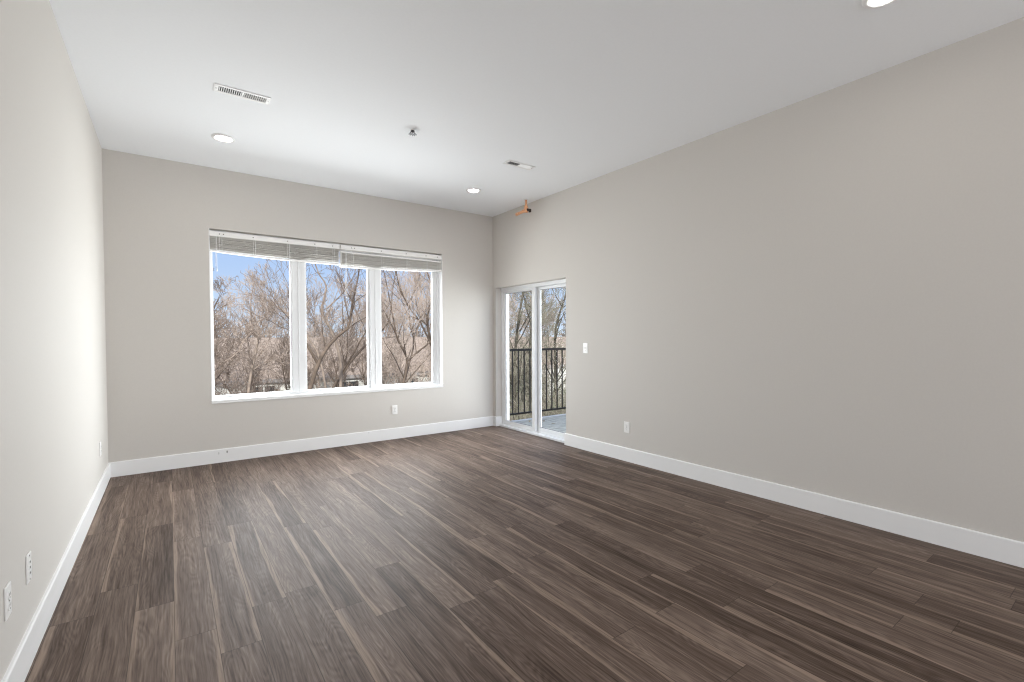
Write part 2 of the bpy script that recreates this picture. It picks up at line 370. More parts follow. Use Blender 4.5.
obj('window_sill', wl(B((WX0+0.001, WX1-0.001, YB-0.012, FR0, WZ0-0.004, WZ0+0.012), (WX0-0.0, WX1+0.0, YB-0.012, YB-0.0005, WZ0-0.022, WZ0-0.004), bev=0.003)), 'trim', win)
obj('reveal_liner', wl(B((WX1-0.006, WX1, YB, FR0, WZ0+0.012, WZ1-0.001), (WX0, WX0+0.006, YB, FR0, WZ0+0.012, WZ1-0.001))), 'trim', win)

# ------------------------------------------------------------------ mini blinds, pulled up
def blind(name, label, x0, x1, z_top, zl, zr, yf, cords, wand=None, group=None):
    t = thing(name, label, 'blind', ((x0+x1)/2, yf+0.02, 2.40), group)
    lo = t.location
    hz0, hz1 = 2.352, 2.405
    bm = B((x0, x1, yf-0.004, yf+0.046, hz0, hz1), bev=0.003)
    obj('headrail', local(bm, lo), 'blindrail', t)
    for cx in (*cords, cords[0]+0.035):
        bm = bmesh.new(); cyl(bm, (cx, yf-0.0065, hz0+0.028), (cx, yf-0.004, hz0+0.028), 0.006, n=10)
        obj('bracket_screw', local(bm, lo), 'screw', t)
    # slats gathered in a stack; the stack sags from zl (left) to zr (right), lowest in mid span
    n = 22
    bm = bmesh.new(); rnd = random.Random(3)
    def low(u): return zl*(1-u)+zr*u - 0.012*math.sin(math.pi*u)
    segs = 14
    for i in range(n):
        v = (i+0.5)/n; dy = rnd.uniform(-0.004, 0.003) + (0.009 if i % 7 == 3 else 0)
        th = 0.0030
        pr = None
        for s in range(segs+1):
            u = s/segs; x = x0+0.004+(x1-x0-0.008)*u
            zb = low(u)+0.022; z = zb+(z_top-zb)*v
            ring = [bm.verts.new((x, yf+dy+yy, z+zz)) for yy, zz in ((0, 0), (0, th), (0.020, th+0.0025), (0.040, th), (0.040, 0), (0.020, 0.0025))]
            if pr:
                for j in range(6): bm.faces.new((pr[j], pr[(j+1) % 6], ring[(j+1) % 6], ring[j]))
            else: bm.faces.new(ring)
            pr = ring
        bm.faces.new(pr[::-1])
    obj('slat_stack', local(bm, lo), 'blind', t)
    if z_top < 2.34:
        obj('top_highlight', local(B((x0+0.002, x1-0.01, yf-0.014, yf+0.03, z_top-0.006, z_top+0.008), bev=0.003), lo), 'blindrail', t)  # added white strip; the highlight along the stack's top is put into its colour
        obj('end_cap', local(B((x0-0.004, x0+0.003, yf-0.016, yf+0.040, low(0), z_top+0.012), bev=0.002), lo), 'blindrail', t)
    bm = bmesh.new(); pr = None
    for s in range(segs+1):
        u = s/segs; x = x0+0.002+(x1-x0-0.004)*u; z = low(u)
        ring = [bm.verts.new((x, yf-0.001+yy, z+zz)) for yy, zz in ((0, 0.002), (0, 0.018), (0.042, 0.018), (0.042, 0.002), (0.038, 0), (0.004, 0))]
        if pr:
            for j in range(6): bm.faces.new((pr[j], pr[(j+1) % 6], ring[(j+1) % 6], ring[j]))
        else: bm.faces.new(ring)
        pr = ring
    bm.faces.new(pr[::-1]); obj('bottom_rail', local(bm, lo), 'blindrail', t)
    for cx in cords:
        u = (cx-x0)/(x1-x0); bm = bmesh.new()
        tube(bm, [(cx, yf-0.004, hz0), (cx, yf-0.006, low(u)-0.001)], 0.0016, 6); tube(bm, [(cx+0.02, yf-0.004, hz0), (cx+0.02, yf-0.006, low(u)-0.001)], 0.0016, 6)
        obj('ladder_cord', local(bm, lo), 'cord', t)
    if wand:
        bm = bmesh.new(); tube(bm, [(wand[0], yf-0.012, hz0+0.01), (wand[0], yf-0.012, wand[1])], 0.0022, 8)
        tube(bm, [(wand[0]-0.012, yf-0.010, hz0+0.01), (wand[0]-0.013, yf-0.010, wand[1]+0.02)], 0.0012, 6)
        cyl(bm, (wand[0], yf-0.012, wand[1]), (wand[0], yf-0.012, wand[1]-0.03), 0.003, 0.0055, 10)
        obj('pull_cord', local(bm, lo), 'cord', t)
    return t
G = 'white slatted blinds raised in the window'
blind('window_blind', 'wide white slatted blind pulled up over the left and middle window panes', 0.352, 1.660, 2.350, 2.196, 2.166, YB+0.012, (0.44, 0.75, 1.09, 1.38, 1.58), (0.412, 2.02), G)
blind('window_blind', 'white slatted blind with a lower hanging stack over the right window pane', 1.672, 3.008, 2.318, 2.144, 2.194, YB+0.006, (1.80, 2.17, 2.50, 2.78, 2.95), (1.735, 1.80), G)

# ------------------------------------------------------------------ door_1: sliding patio door
door = empty('door_1', (XR+0.1, (DY0+DY1)/2, 0), 'structure')
def dl(bm): return local(bm, door.location)
FX0, FX1 = XR+0.094, XR+0.20
obj('door_frame', dl(B((FX0, FX1, DY1-0.030, DY1, 0.03, DZ1), (FX0, FX1, DY0, DY0+0.030, 0.03, DZ1), (FX0, FX1, DY0+0.030, DY1-0.030, DZ1-0.045, DZ1), bev=0.002)), 'vinyl', door)
obj('door_track', dl(B((XR+0.040, FX1, DY0, DY1, 0.0, 0.026), (FX0+0.01, FX0+0.016, DY0+0.03, DY1-0.03, 0.026, 0.038), (FX0+0.052, FX0+0.058, DY0+0.03, DY1-0.03, 0.026, 0.038), bev=0.002)), 'vinyl', door)
def panel(name, x0, y0, y1, sl, sr, handle):
    z0, z1, g0, g1 = 0.034, DZ1-0.048, 0.086, 1.925
    x1 = x0+0.036
    p = obj(name, dl(B((x0, x1, y0, y0+sr, z0, z1), (x0, x1, y1-sl, y1, z0, z1), (x0, x1, y0+sr, y1-sl, z0, g0), (x0, x1, y0+sr, y1-sl, g1, z1), bev=0.003)), 'vinyl', door)
    q = obj('pane', dl(B((x0+0.016, x0+0.020, y0+sr-0.004, y1-sl+0.004, g0-0.004, g1+0.004))), 'glass', p)
    bm = B((x0+0.012, x0+0.015, y0+sr, y0+sr+0.006, g0, g1), (x0+0.012, x0+0.015, y1-sl-0.006, y1-sl, g0, g1), (x0+0.012, x0+0.015, y0+sr, y1-sl, g0, g0+0.006), (x0+0.012, x0+0.015, y0+sr, y1-sl, g1-0.006, g1))
    obj('gasket', dl(bm), 'gasket', p)
    if handle:
        bm = bmesh.new(); box(bm, x0-0.004, x0, y0+0.012, y0+0.042, 0.92, 1.12, 0.001); box(bm, x0-0.035, x0-0.022, y0+0.018, y0+0.034, 0.94, 1.10, 0.004)
        box(bm, x0-0.03, x0-0.003, y0+0.02, y0+0.032, 0.945, 0.965, 0.002); box(bm, x0-0.03, x0-0.003, y0+0.02, y0+0.032, 1.075, 1.095, 0.002)
        obj('handle', dl(bm), 'vinyl', p)
    return p
panel('sliding_panel', FX0+0.052+0.004, DY0+0.031, 4.985, 0.098, 0.055, True)
panel('fixed_panel', FX0+0.008, 4.925, DY1-0.031, 0.062, 0.066, False)

# ------------------------------------------------------------------ switches and outlets
def plate(kind, name, label, cat, loc, rotz, group=None):
    """built facing -Y about its centre; rotz turns it to its wall"""
    t = thing(name, label, cat, loc, group); t.rotation_euler = (0, 0, rotz)
    bm = B((-0.035, 0.035, -0.006, 0, -0.0575, 0.0575), bev=0.003)
    obj('cover_plate', bm, 'plastic', t)
    if kind == 'outlet':
        for s in (-1, 1):
            bm = bmesh.new(); zc = s*0.0195
            cyl(bm, (0, -0.006, zc), (0, -0.0085, zc), 0.0165, 0.0158, n=28)
            rc = obj('receptacle', bm, 'plastic', t)
            bm = B((-0.0075, -0.0055, -0.0089, -0.0084, zc-0.001, zc+0.008), (0.0055, 0.0075, -0.0089, -0.0084, zc-0.002, zc+0.008))
            cyl(bm, (0, -0.0084, zc-0.008), (0, -0.0089, zc-0.008), 0.0024, n=12)
            obj('slot', bm, 'slot', rc)
        bm = bmesh.new(); cyl(bm, (0, -0.006, 0), (0, -0.0072, 0), 0.003, n=12); obj('screw', bm, 'screw', t)
    elif kind == 'switch':
        obj('toggle_surround', B((-0.007, 0.007, -0.0075, -0.006, -0.013, 0.013), bev=0.0005), 'plastic', t)
        bm = bmesh.new(); vs = box(bm, -0.0045, 0.0045, -0.021, -0.007, -0.004, 0.004, 0.001)
        bmesh.ops.rotate(bm, cent=(0, -0.007, 0), matrix=Matrix.Rotation(math.radians(-28), 3, 'X'), verts=bm.verts); obj('toggle', bm, 'plastic', t)
        for s in (-1, 1):
            bm = bmesh.new(); cyl(bm, (0, -0.006, s*0.03), (0, -0.0072, s*0.03), 0.003, n=12); obj('screw', bm, 'screw', t)
    else:   # communications plate with three small jacks
        for zc in (-0.022, 0.0, 0.022):
            j = obj('jack', B((-0.009, 0.009, -0.0078, -0.006, zc-0.0085, zc+0.0085), bev=0.0006), 'plastic', t)
            obj('jack_opening', B((-0.0055, 0.0055, -0.0082, -0.0077, zc-0.004, zc+0.004)), 'slot', j)
        for s in (-1, 1):
            bm = bmesh.new(); cyl(bm, (0, -0.006, s*0.048), (0, -0.0072, s*0.048), 0.003, n=12); obj('screw', bm, 'screw', t)
    return t
RL, RR = math.radians(90), math.radians(-90)
GO = 'white wall outlets'
o1 = plate('outlet', 'wall_outlet', 'white outlet on the window wall, below the right window pane', 'outlet', (2.325, YB, 0.372), 0, GO)
o2 = dup(o1, (XR, 3.270, 0.354), 'white outlet low on the right wall, just past the sliding door', RR)
o3 = dup(o1, (XL, 2.378, 0.374), 'white outlet on the left wall nearest the viewer, at the picture edge', RL)
o4 = dup(o1, (XL, 5.150, 0.385), 'white outlet at the far end of the left wall, by the corner', RL)
plate('data', 'jack_plate', 'white jack plate on the left wall, just beyond the nearest outlet', 'wall plate', (XL, 2.682, 0.372), RL)
plate('switch', 'light_switch', 'white toggle light switch on the right wall beside the sliding door', 'light switch', (XR, 3.872, 1.168), RR)

# ------------------------------------------------------------------ ceiling fixtures
def downlight(label, loc):
    t = thing('recessed_light', label, 'ceiling light', loc, 'recessed ceiling lights')
    bm = bmesh.new(); lathe(bm, [(0.092, 0.0), (0.092, -0.003), (0.087, -0.010), (0.078, -0.012), (0.068, -0.011), (0.057, -0.002), (0.057, 0.0)], (0, 0, 0)); obj('trim_ring', bm, 'trim', t, True)
    bm = bmesh.new(); lathe(bm, [(0.0, -0.0032), (0.04, -0.0031), (0.055, -0.0028), (0.0580, -0.0022)], (0, 0, 0)); obj('lens', bm, 'lens', t, True)
    return t
l1 = downlight('glowing round recessed light on the ceiling between the long vent and the window', (0.412, 4.86, H))
dup(l1, (2.965, 4.86, H), 'small glowing recessed light near the far right ceiling corner')
dup(l1, (3.01, 0.875, H), 'glowing recessed light cut by the top edge, above the right wall')
dup(l1, (0.412, 0.83, H), 'recessed light in the ceiling above the viewer')
for x in (0.412, 2.965):
    dup(l1, (x, -2.6, H), 'recessed light in the ceiling behind the viewer')

def register(label, cx, cy, lx, ly, dark_side):
    t = thing('ceiling_vent', label, 'vent', (cx, cy, H), 'white metal ceiling vents')
    hx, hy = lx/2, ly/2; b_ = 0.022
    bm = B((-hx, hx, -hy, -hy+b_, -0.006, 0), (-hx, hx, hy-b_, hy, -0.006, 0), (-hx, -hx+b_*1.3, -hy+b_, hy-b_, -0.006, 0), (hx-b_*1.3, hx, -hy+b_, hy-b_, -0.006, 0), (-0.006, 0.006, -hy+b_, hy-b_, -0.006, 0), bev=0.0015)
    obj('frame', bm, 'vent', t)
    obj('duct_opening', B((-hx+0.01, hx-0.01, -hy+0.01, hy-0.01, -0.0012, -0.0002)), 'duct', t)
    for side in (-1, 1):
        bm = bmesh.new(); x0, x1 = (-hx+b_*1.3, -0.006) if side < 0 else (0.006, hx-b_*1.3)
        n = max(3, int((x1-x0)/0.0125)); ang = math.radians(68*side)
        for i in range(n):
            xc = x0+(i+0.5)*(x1-x0)/n
            vs = box(bm, xc-0.0046, xc+0.0046, -hy+b_, hy-b_, -0.0045, -0.0037)
            bmesh.ops.rotate(bm, cent=(xc, 0, -0.0041), matrix=Matrix.Rotation(ang*0.55, 3, 'Y'), verts=vs)
        obj('louver_bank', bm, 'vent', t)
    for s in (-1, 1):
        bm = bmesh.new(); cyl(bm, (s*(hx-0.014), 0, -0.006), (s*(hx-0.014), 0, -0.0075), 0.004, n=12); obj('screw', bm, 'screw', t)
    return t
register('longer louvered white vent in the ceiling near the left recessed light', 0.455, 3.912, 0.355, 0.118, -1)
register('shorter white ceiling vent near the right wall, dark in one half', 2.915, 3.880, 0.340, 0.110, -1)

t = thing('fire_sprinkler', 'small dark metal sprinkler head in the middle of the ceiling', 'sprinkler', (1.695, 3.76, H)); t.scale = (1.3, 1.3, 0.62)
bm = bmesh.new(); lathe(bm, [(0.017, 0), (0.017, -0.002), (0.014, -0.005), (0.010, -0.008), (0.0, -0.008)], (0, 0, 0)); obj('escutcheon', bm, 'vent', t, True)
bm = bmesh.new(); lathe(bm, [(0.0, -0.006), (0.012, -0.006), (0.013, -0.022), (0.010, -0.026), (0.0, -0.026)], (0, 0, 0), 16)
for s in (-1, 1): tube(bm, [(s*0.010, 0, -0.024), (s*0.017, 0, -0.036), (s*0.011, 0, -0.048), (0, 0, -0.054)], 0.0032, 8)
cyl(bm, (0, 0, -0.024), (0, 0, -0.052), 0.003, n=8); obj('sprinkler_body', bm, 'chrome', t)
bm = bmesh.new(); cyl(bm, (0, 0, -0.054), (0, 0, -0.0565), 0.010, n=20)
for k in range(10):
    a = 2*math.pi*k/10; bm2 = box(bm, 0.009, 0.027, -0.0035, 0.0035, -0.0565, -0.054); bmesh.ops.rotate(bm, cent=(0, 0, 0), matrix=Matrix.Rotation(a, 3, 'Z'), verts=bm2)
obj('deflector', bm, 'chrome', t)

# copper pipe stub with a branch, high on the right wall
px, py = XR-0.135, 4.80
t = thing('copper_pipe', 'short copper pipe fitting hanging from the ceiling high on the right wall', 'pipe', (px, py, H))
bm = bmesh.new(); cyl(bm, (0, 0, 0), (0, 0, -0.12), 0.014, n=20); obj('riser', bm, 'copper', t, True)
bm = bmesh.new(); lathe(bm, [(0.030, 0), (0.030, -0.003), (0.018, -0.008), (0.014, -0.008)], (0, 0, 0), 28); obj('escutcheon', bm, 'trim', t, True)
bm = bmesh.new(); cyl(bm, (0, 0, -0.085), (0, 0, -0.165), 0.024, n=20); cyl(bm, (0, -0.035, -0.138), (0, 0.055, -0.138), 0.023, n=20)
obj('tee_fitting', bm, 'copper', t)
bm = bmesh.new(); cyl(bm, (0, 0.045, -0.138), (0, 0.175, -0.146), 0.0150, n=18); cyl(bm, (0, 0.150, -0.1445), (0, 0.205, -0.148), 0.020, n=18); cyl(bm, (0, 0.085, -0.1405), (0, 0.115, -0.1425), 0.019, n=18)
obj('branch', bm, 'copper', t)
bm = bmesh.new(); cyl(bm, (0, -0.033, -0.138), (0, -0.075, -0.150), 0.018, 0.013, n=16)
box(bm, -0.011, 0.011, -0.095, -0.065, -0.180, -0.140, 0.003)
obj('valve_cap', bm, 'brass', t)['label'] = 'dark capped end of the copper fitting'

# ------------------------------------------------------------------ balcony
DKX0, DKX1, DKY0, DKY1, DKZ = XR+T, 5.95, 3.2, 6.05, -0.03
bm = bmesh.new(); n = 20; wdt = (DKY1-0.075-DKY0)/n
for i in range(n): box(bm, DKX0, DKX1-0.03, DKY0+i*wdt+0.0025, DKY0+(i+1)*wdt-0.0025, DKZ-0.03, DKZ, 0.002)
box(bm, DKX0, DKX1-0.03, DKY0, DKY1-0.075, DKZ-0.2, DKZ-0.031)
struct('balcony_deck', bm, 'deck')
struct('trim_1', B((DKX0, DKX1, DKY1-0.075, DKY1, DKZ-0.2, DKZ+0.004), (DKX1-0.03, DKX1, DKY0, DKY1-0.075, DKZ-0.2, DKZ+0.004)), 'kick')
def railing(label, p0, p1, first):
    """metal guard from p0 to p1 (x, y)"""
    a, b_ = Vector((*p0, 0)), Vector((*p1, 0)); d = (b_-a).normalized(); Ln = (b_-a).length; nn = Vector((-d.y, d.x, 0))
    t = thing('balcony_railing', label, 'railing', (a.x, a.y, DKZ), 'black balcony railings')
    def bar(bm, s0, s1, z0, z1, w_):
        q = [a+d*s0-nn*w_/2-t.location, a+d*s1-nn*w_/2-t.location, a+d*s1+nn*w_/2-t.location, a+d*s0+nn*w_/2-t.location]
        lo_ = [bm.verts.new((v.x, v.y, z0-DKZ)) for v in q]; hi = [bm.verts.new((v.x, v.y, z1-DKZ)) for v in q]
        bm.faces.new(lo_[::-1]); bm.faces.new(hi)
        for i in range(4): bm.faces.new((lo_[i], lo_[(i+1) % 4], hi[(i+1) % 4], hi[i]))
    bm = bmesh.new(); bar(bm, 0, Ln, 1.075, 1.112, 0.042); obj('top_rail', bm, 'rail', t)
    bm = bmesh.new(); bar(bm, 0, Ln, 0.066, 0.094, 0.03); obj('bottom_rail', bm, 'rail', t)
    s = first
    while s < Ln-0.05:
        bm = bmesh.new(); bar(bm, s-0.0085, s+0.0085, 0.094, 1.075, 0.017); obj('baluster', bm, 'rail', t); s += 0.1165
    for s in (0.022, Ln-0.022):
        bm = bmesh.new(); bar(bm, s-0.022, s+0.022, DKZ+0.004, 1.14, 0.044); obj('post', bm, 'rail', t)
railing('black metal railing at the far end of the balcony, seen through the glass door', (DKX0+0.005, DKY1-0.03), (DKX1-0.07, DKY1-0.03), 0.165)
railing('black metal railing along the outer long side of the balcony', (DKX1-0.035, DKY0+0.02), (DKX1-0.035, DKY1-0.03), 0.14)
# dry leaves and twigs lying on the deck
rnd = random.Random(8)
for k in range(14):
    x, y = rnd.uniform(4.25, 5.7), rnd.uniform(4.5, 5.9); bm = bmesh.new(); a = rnd.uniform(0, 6.28); ln_ = rnd.uniform(0.03, 0.055); wd_ = ln_*0.4
    pts = [(-ln_, 0, 0.001), (-ln_*0.3, wd_, 0.006), (ln_*0.4, wd_*0.8, 0.008), (ln_, 0, 0.004), (ln_*0.4, -wd_*0.8, 0.008), (-ln_*0.3, -wd_, 0.006)]
    top = [bm.verts.new(p_) for p_ in pts]; bot = [bm.verts.new((p_[0], p_[1], p_[2]-0.001)) for p_ in pts]
    bm.faces.new(top); bm.faces.new(bot[::-1])
    for i in range(6): bm.faces.new((top[i], top[(i+1) % 6], bot[(i+1) % 6], bot[i]))
    bmesh.ops.rotate(bm, cent=(0, 0, 0), matrix=Matrix.Rotation(a, 3, 'Z'), verts=bm.verts)
    o = obj('fallen_leaf', bm, 'dryleaf'); o.location = (x, y, DKZ); tag(o, 'dry brown leaf lying on the balcony deck', 'leaf', 'dry leaves on the balcony deck')

# ------------------------------------------------------------------ outdoors: ground, neighbouring house
struct('ground', B((-60, 120, YB+T+0.5, 160, GZ-0.5, GZ)), 'ground')
struct('ground_rear', B((-60, 120, -80, YB+T+0.5, GZ-0.5, GZ)), 'bounce_ground')  # unseen ground, made pale to bounce light up to the ceiling
EY, EZ, RYD, RZ_ = 24.0, -0.57, 30.0, 1.33
hx0, hx1 = -14.0, 34.0
h = thing('neighboring_house', 'long low white house with a tan shingle roof behind the bare trees', 'building', (10, 27, GZ))
ho = h.location
def hl(bm): return local(bm, ho)
obj('wall', hl(B((hx0+0.4, hx1-0.4, EY+0.06, 35.6, GZ, EZ-0.02))), 'siding', h)
bm = bmesh.new()
v = [bm.verts.new(p_) for p_ in ((hx0, EY, EZ), (hx1, EY, EZ), (hx1, RYD, RZ_), (hx0, RYD, RZ_), (hx1, 36, EZ), (hx0, 36, EZ), (hx0, EY, EZ-0.12), (hx1, EY, EZ-0.12), (hx1, 36, EZ-0.12), (hx0, 36, EZ-0.12))]
for q in ((0, 1, 2, 3), (3, 2, 4, 5), (6, 7, 1, 0), (5, 4, 8, 9), (9, 8, 7, 6), (0, 3, 5, 9, 6), (1, 7, 8, 4, 2)): bm.faces.new([v[i] for i in q])
obj('roof', hl(bm), 'roof', h)
obj('fascia', hl(B((hx0, hx1, EY-0.10, EY-0.001, EZ-0.17, EZ-0.01))), 'fascia', h)
for xa, xb in ((-7.2, -6.2), (-1.5, -0.5), (3.0, 3.9), (6.75, 7.75), (10.0, 11.0), (14.0, 15.0), (18.2, 19.2), (24.0, 25.0)):
    wf = obj('house_window', hl(B((xa-0.1, xb+0.1, EY+0.02, EY+0.06, -2.10, -0.80), bev=0.01)), 'siding', h)
    obj('pane', hl(B((xa, (xa+xb)/2-0.03, EY+0.008, EY+0.024, -2.0, -0.90), ((xa+xb)/2+0.03, xb, EY+0.008, EY+0.024, -2.0, -0.90))), 'housewin', wf)

# ------------------------------------------------------------------ trees
class Tree:
    def __init__(s, seed): s.R = random.Random(seed); s.v = {}; s.f = {}; s.tips = []; s.rmin = 0.0035
    def ring(s, k, pts, rad, n):
        V = s.v.setdefault(k, []); F = s.f.setdefault(k, []); prev = None; m = len(pts)
        for i, p in enumerate(pts):
            d = (pts[min(i+1, m-1)]-pts[max(i-1, 0)]).normalized()
            a = d.orthogonal().normalized(); b_ = d.cross(a); base = len(V)
            for j in range(n):
                t = 2*math.pi*j/n; V.append(p+(a*math.cos(t)+b_*math.sin(t))*rad[i])
            if prev is not None:
                # match the rings by nearest vertex
                o = min(range(n), key=lambda q: (V[base+q]-V[prev]).length)
                for j in range(n): F.append((prev+j, prev+(j+1) % n, base+(j+1+o) % n, base+(j+o) % n))
            prev = base
    def limb(s, pts, r0, r1, n=7, key='trunk'):
        """smooth tapered limb through pts"""
        P = [Vector(p) for p in pts]; out = []
        for i in range(len(P)-1):
            p0, p1, p2, p3 = P[max(i-1, 0)], P[i], P[i+1], P[min(i+2, len(P)-1)]
            for k in range(4):
                t = k/4; out.append(0.5*((2*p1)+(p2-p0)*t+(2*p0-5*p1+4*p2-p3)*t*t+(3*p1-p0-3*p2+p3)*t**3))
        out.append(P[-1]); m = len(out)
        rad = [r0+(r1-r0)*i/(m-1) for i in range(m)]; s.ring(key, out, rad, n); return out, rad
    def grow(s, p, d, ln, r, lvl, maxl, nk, spread, up=0.22, wob=0.13):
        R = s.R; segs = max(3, 6-lvl); pts = [p.copy()]; dirs = [d.copy()]
        for i in range(segs):
            d = (d+Vector((R.gauss(0, wob), R.gauss(0, wob), R.gauss(0, wob)))+Vector((0, 0, up*0.25))).normalized()
            p = p+d*ln/segs; pts.append(p); dirs.append(d)
        rad = [max(s.rmin, r*(1-0.72*i/segs)) for i in range(segs+1)]
        s.ring('trunk' if lvl < 2 else 'twigs', pts, rad, 6 if lvl < 1 else (5 if lvl == 1 else 3))
        s.tips.append((pts[-1], lvl)); 
        if lvl >= maxl: return
        for k in range(nk[min(lvl, len(nk)-1)]):
            u = R.uniform(0.18, 1.0); i = min(segs-1, int(u*segs)); q = pts[i].lerp(pts[i+1], u*segs-i)
            dd = dirs[i+1]; side = Vector((R.gauss(0, 1), R.gauss(0, 1), R.gauss(0, 1))); side = (side-dd*side.dot(dd)).normalized()
            nd = (dd*math.cos(spread)+side*math.sin(spread)*R.uniform(0.7, 1.2)+Vector((0, 0, up))).normalized()
            s.grow(q, nd, ln*R.uniform(0.42, 0.68)*(1.15-0.45*u), rad[i]*R.uniform(0.45, 0.65), lvl+1, maxl, nk, spread, up, wob)
    def sprout(s, pts, rad, every, ln, maxl, nk, spread, t0=0.25):
        R = s.R; m = len(pts)
        for k in range(every):
            u = R.uniform(t0, 1.0); i = min(m-2, int(u*(m-1))); q = pts[i].lerp(pts[i+1], u*(m-1)-i); dd = (pts[i+1]-pts[i]).normalized()
            side = Vector((R.gauss(0, 1), R.gauss(0, 1), R.gauss(0, 1))); side = (side-dd*side.dot(dd)).normalized()
            nd = (dd*0.6+side*0.9+Vector((0, 0, 0.35))).normalized()
            s.grow(q, nd, ln*R.uniform(0.6, 1.15), rad[i]*0.5, 1, maxl, nk, spread)
    def leaves(s, count, size, spread=0.25):
        R = s.R; V = s.v.setdefault('foliage', []); F = s.f.setdefault('foliage', []); T = [t for t in s.tips if t[1] >= 2]
        for k in range(count):
            c = R.choice(T)[0]+Vector((R.gauss(0, spread), R.gauss(0, spread), R.gauss(0, spread)))
            a = Vector((R.gauss(0, 1), R.gauss(0, 1), R.gauss(0, 1))).normalized(); b_ = a.orthogonal().normalized(); z = size*R.uniform(0.6, 1.3); n = len(V)
            V += [c-a*z, c+b_*z*0.45, c+a*z, c-b_*z*0.45]; F.append((n, n+1, n+2, n+3))
    def build(s, name, label, cat, loc, mats, group=None):
        lo = Vector(loc); t = thing(name, label, cat, loc, group)
        for k, m in (('trunk', mats[0]), ('twigs', mats[1]), ('foliage', mats[2] if len(mats) > 2 else 'leaf')):
            if k not in s.v or not s.f[k]: continue
            me = bpy.data.meshes.new(k); me.from_pydata([v_-lo for v_ in s.v[k]], [], s.f[k]); me.materials.append(M[m])
            for p_ in me.polygons: p_.use_smooth = True
            o = bpy.data.objects.new(k, me); C.objects.link(o); o.parent = t
        return t

# the nearer trees, limb by limb
def limb_tree(seed, limbs, label, mats, base, ln=1.25, every=8, maxl=4, nk=(4, 5, 4, 3), leafn=0, group='bare trees near the window'):
    T_ = Tree(seed)
    for pts, a, b_ in limbs:
        P, Rd = T_.limb(pts, a*0.55, b_*0.55); T_.sprout(P, Rd, every, ln, maxl, nk, 0.75, 0.12 if len(pts) < 6 else 0.35)
    if leafn: T_.leaves(leafn, 0.035)
    return T_.build('bare_tree', label, 'tree', base, mats, group)
limb_tree(11, [([(2.1, 11.3, GZ), (2.3, 11.1, -1.6), (2.42, 11, -0.28), (2.49, 11, 0.2), (2.68, 11, 0.76), (2.88, 11.1, 1.07), (3.15, 11.2, 1.34), (3.42, 11.3, 1.57), (3.54, 11.3, 2.17), (3.66, 11.2, 2.9), (3.6, 11, 3.6)], 0.13, 0.02),
    ([(2.66, 11, 0.72), (2.42, 10.9, 1.14), (2.3, 10.8, 1.36), (2.18, 10.8, 1.9), (2.05, 10.7, 2.6)], 0.06, 0.015)],
    'bare tree with a dark forked trunk low in the middle window pane', ('bark_a', 'twig_a'), (2.1, 11.3, GZ))
limb_tree(12, [([(3.3, 14.2, GZ), (3.6, 14.1, -1.6), (3.73, 14, -0.48), (3.79, 14, -0.14), (4.13, 14, 0.36), (4.34, 14, 0.65), (4.76, 14.1, 1.05), (5.19, 14.2, 1.38), (5.58, 14.2, 1.9), (5.7, 14.2, 2.9), (5.9, 14, 4)], 0.12, 0.02),
    ([(4.0, 14, 0.2), (4.1, 13.5, 0.64), (4.35, 13.2, 1.24), (4.5, 13.1, 1.65), (4.5, 13, 2.6), (4.7, 13, 3.6)], 0.05, 0.015)],
    'bare tree with a long slanting limb rising across the middle pane to the right', ('bark_a', 'twig_b'), (3.3, 14.2, GZ))
limb_tree(13, [([(4.0, 10, GZ), (4.15, 10, -1.6), (4.22, 10, -0.1), (4.23, 10, 0.24), (4.33, 10, 0.79), (4.14, 10, 1.2), (4.07, 10, 1.4), (3.98, 10, 1.9), (3.8, 10, 2.8)], 0.09, 0.015),
    ([(4.32, 10, 0.76), (4.62, 10, 0.99), (4.95, 10, 1.24), (5.29, 10, 1.7), (5.5, 10, 2.5)], 0.05, 0.012),
    ([(4.25, 10, 0.3), (4.5, 10.3, 0.66), (4.72, 10.5, 1.17), (4.63, 10.5, 1.59), (4.58, 10.5, 2.07), (4.38, 10.5, 2.41), (4.25, 10.5, 3.2)], 0.045, 0.012)],
    'bare tree forking low in the right window pane', ('bark_a', 'twig_b'), (4.0, 10, GZ), every=9)
limb_tree(14, [([(1.7, 16.2, GZ), (1.8, 16, -1.6), (1.87, 16, -0.54), (1.96, 16, 0.2), (2.11, 16, 0.94), (2.16, 16, 1.3), (2.01, 16, 1.69), (1.99, 16, 2.44), (2.1, 16, 3.0)], 0.10, 0.02),
    ([(2.05, 16, 1.5), (1.77, 16, 1.19), (1.61, 16, 0.86), (1.2, 16, 0.61), (0.8, 16, 0.9)], 0.045, 0.015)],
    'bare tree with thin pale curving trunk in the left window pane', ('bark_b', 'twig_b'), (1.7, 16.2, GZ), ln=1.4)
limb_tree(15, [([(3.4, 12.8, GZ), (3.5, 12.5, -1), (3.5, 12.2, 0.6), (3.25, 12, 1.4), (3.01, 12, 1.93), (3.06, 12, 2.22), (3.11, 12, 2.58), (2.93, 12, 2.89), (2.75, 12, 3.5)], 0.09, 0.02),
    ([(3.1, 12, 2.0), (3.5, 12, 2.4), (3.8, 12, 2.9), (4.0, 12, 3.6)], 0.035, 0.012)],
    'bare tree with reddish twigs reaching the top of the middle window pane', ('bark_b', 'twig_b'), (3.4, 12.8, GZ))
limb_tree(19, [([(3.9, 15.3, GZ), (3.9, 15, -1), (3.7, 15, 0.6), (3.3, 15, 1.4), (2.92, 15, 1.88), (2.47, 15, 2.25), (2.14, 15, 2.43), (1.85, 15, 2.56)], 0.08, 0.012)],
    'bare tree leaning left with its limb arching over the left window pane', ('bark_b', 'twig_b'), (3.9, 15.3, GZ), ln=0.75, every=18)
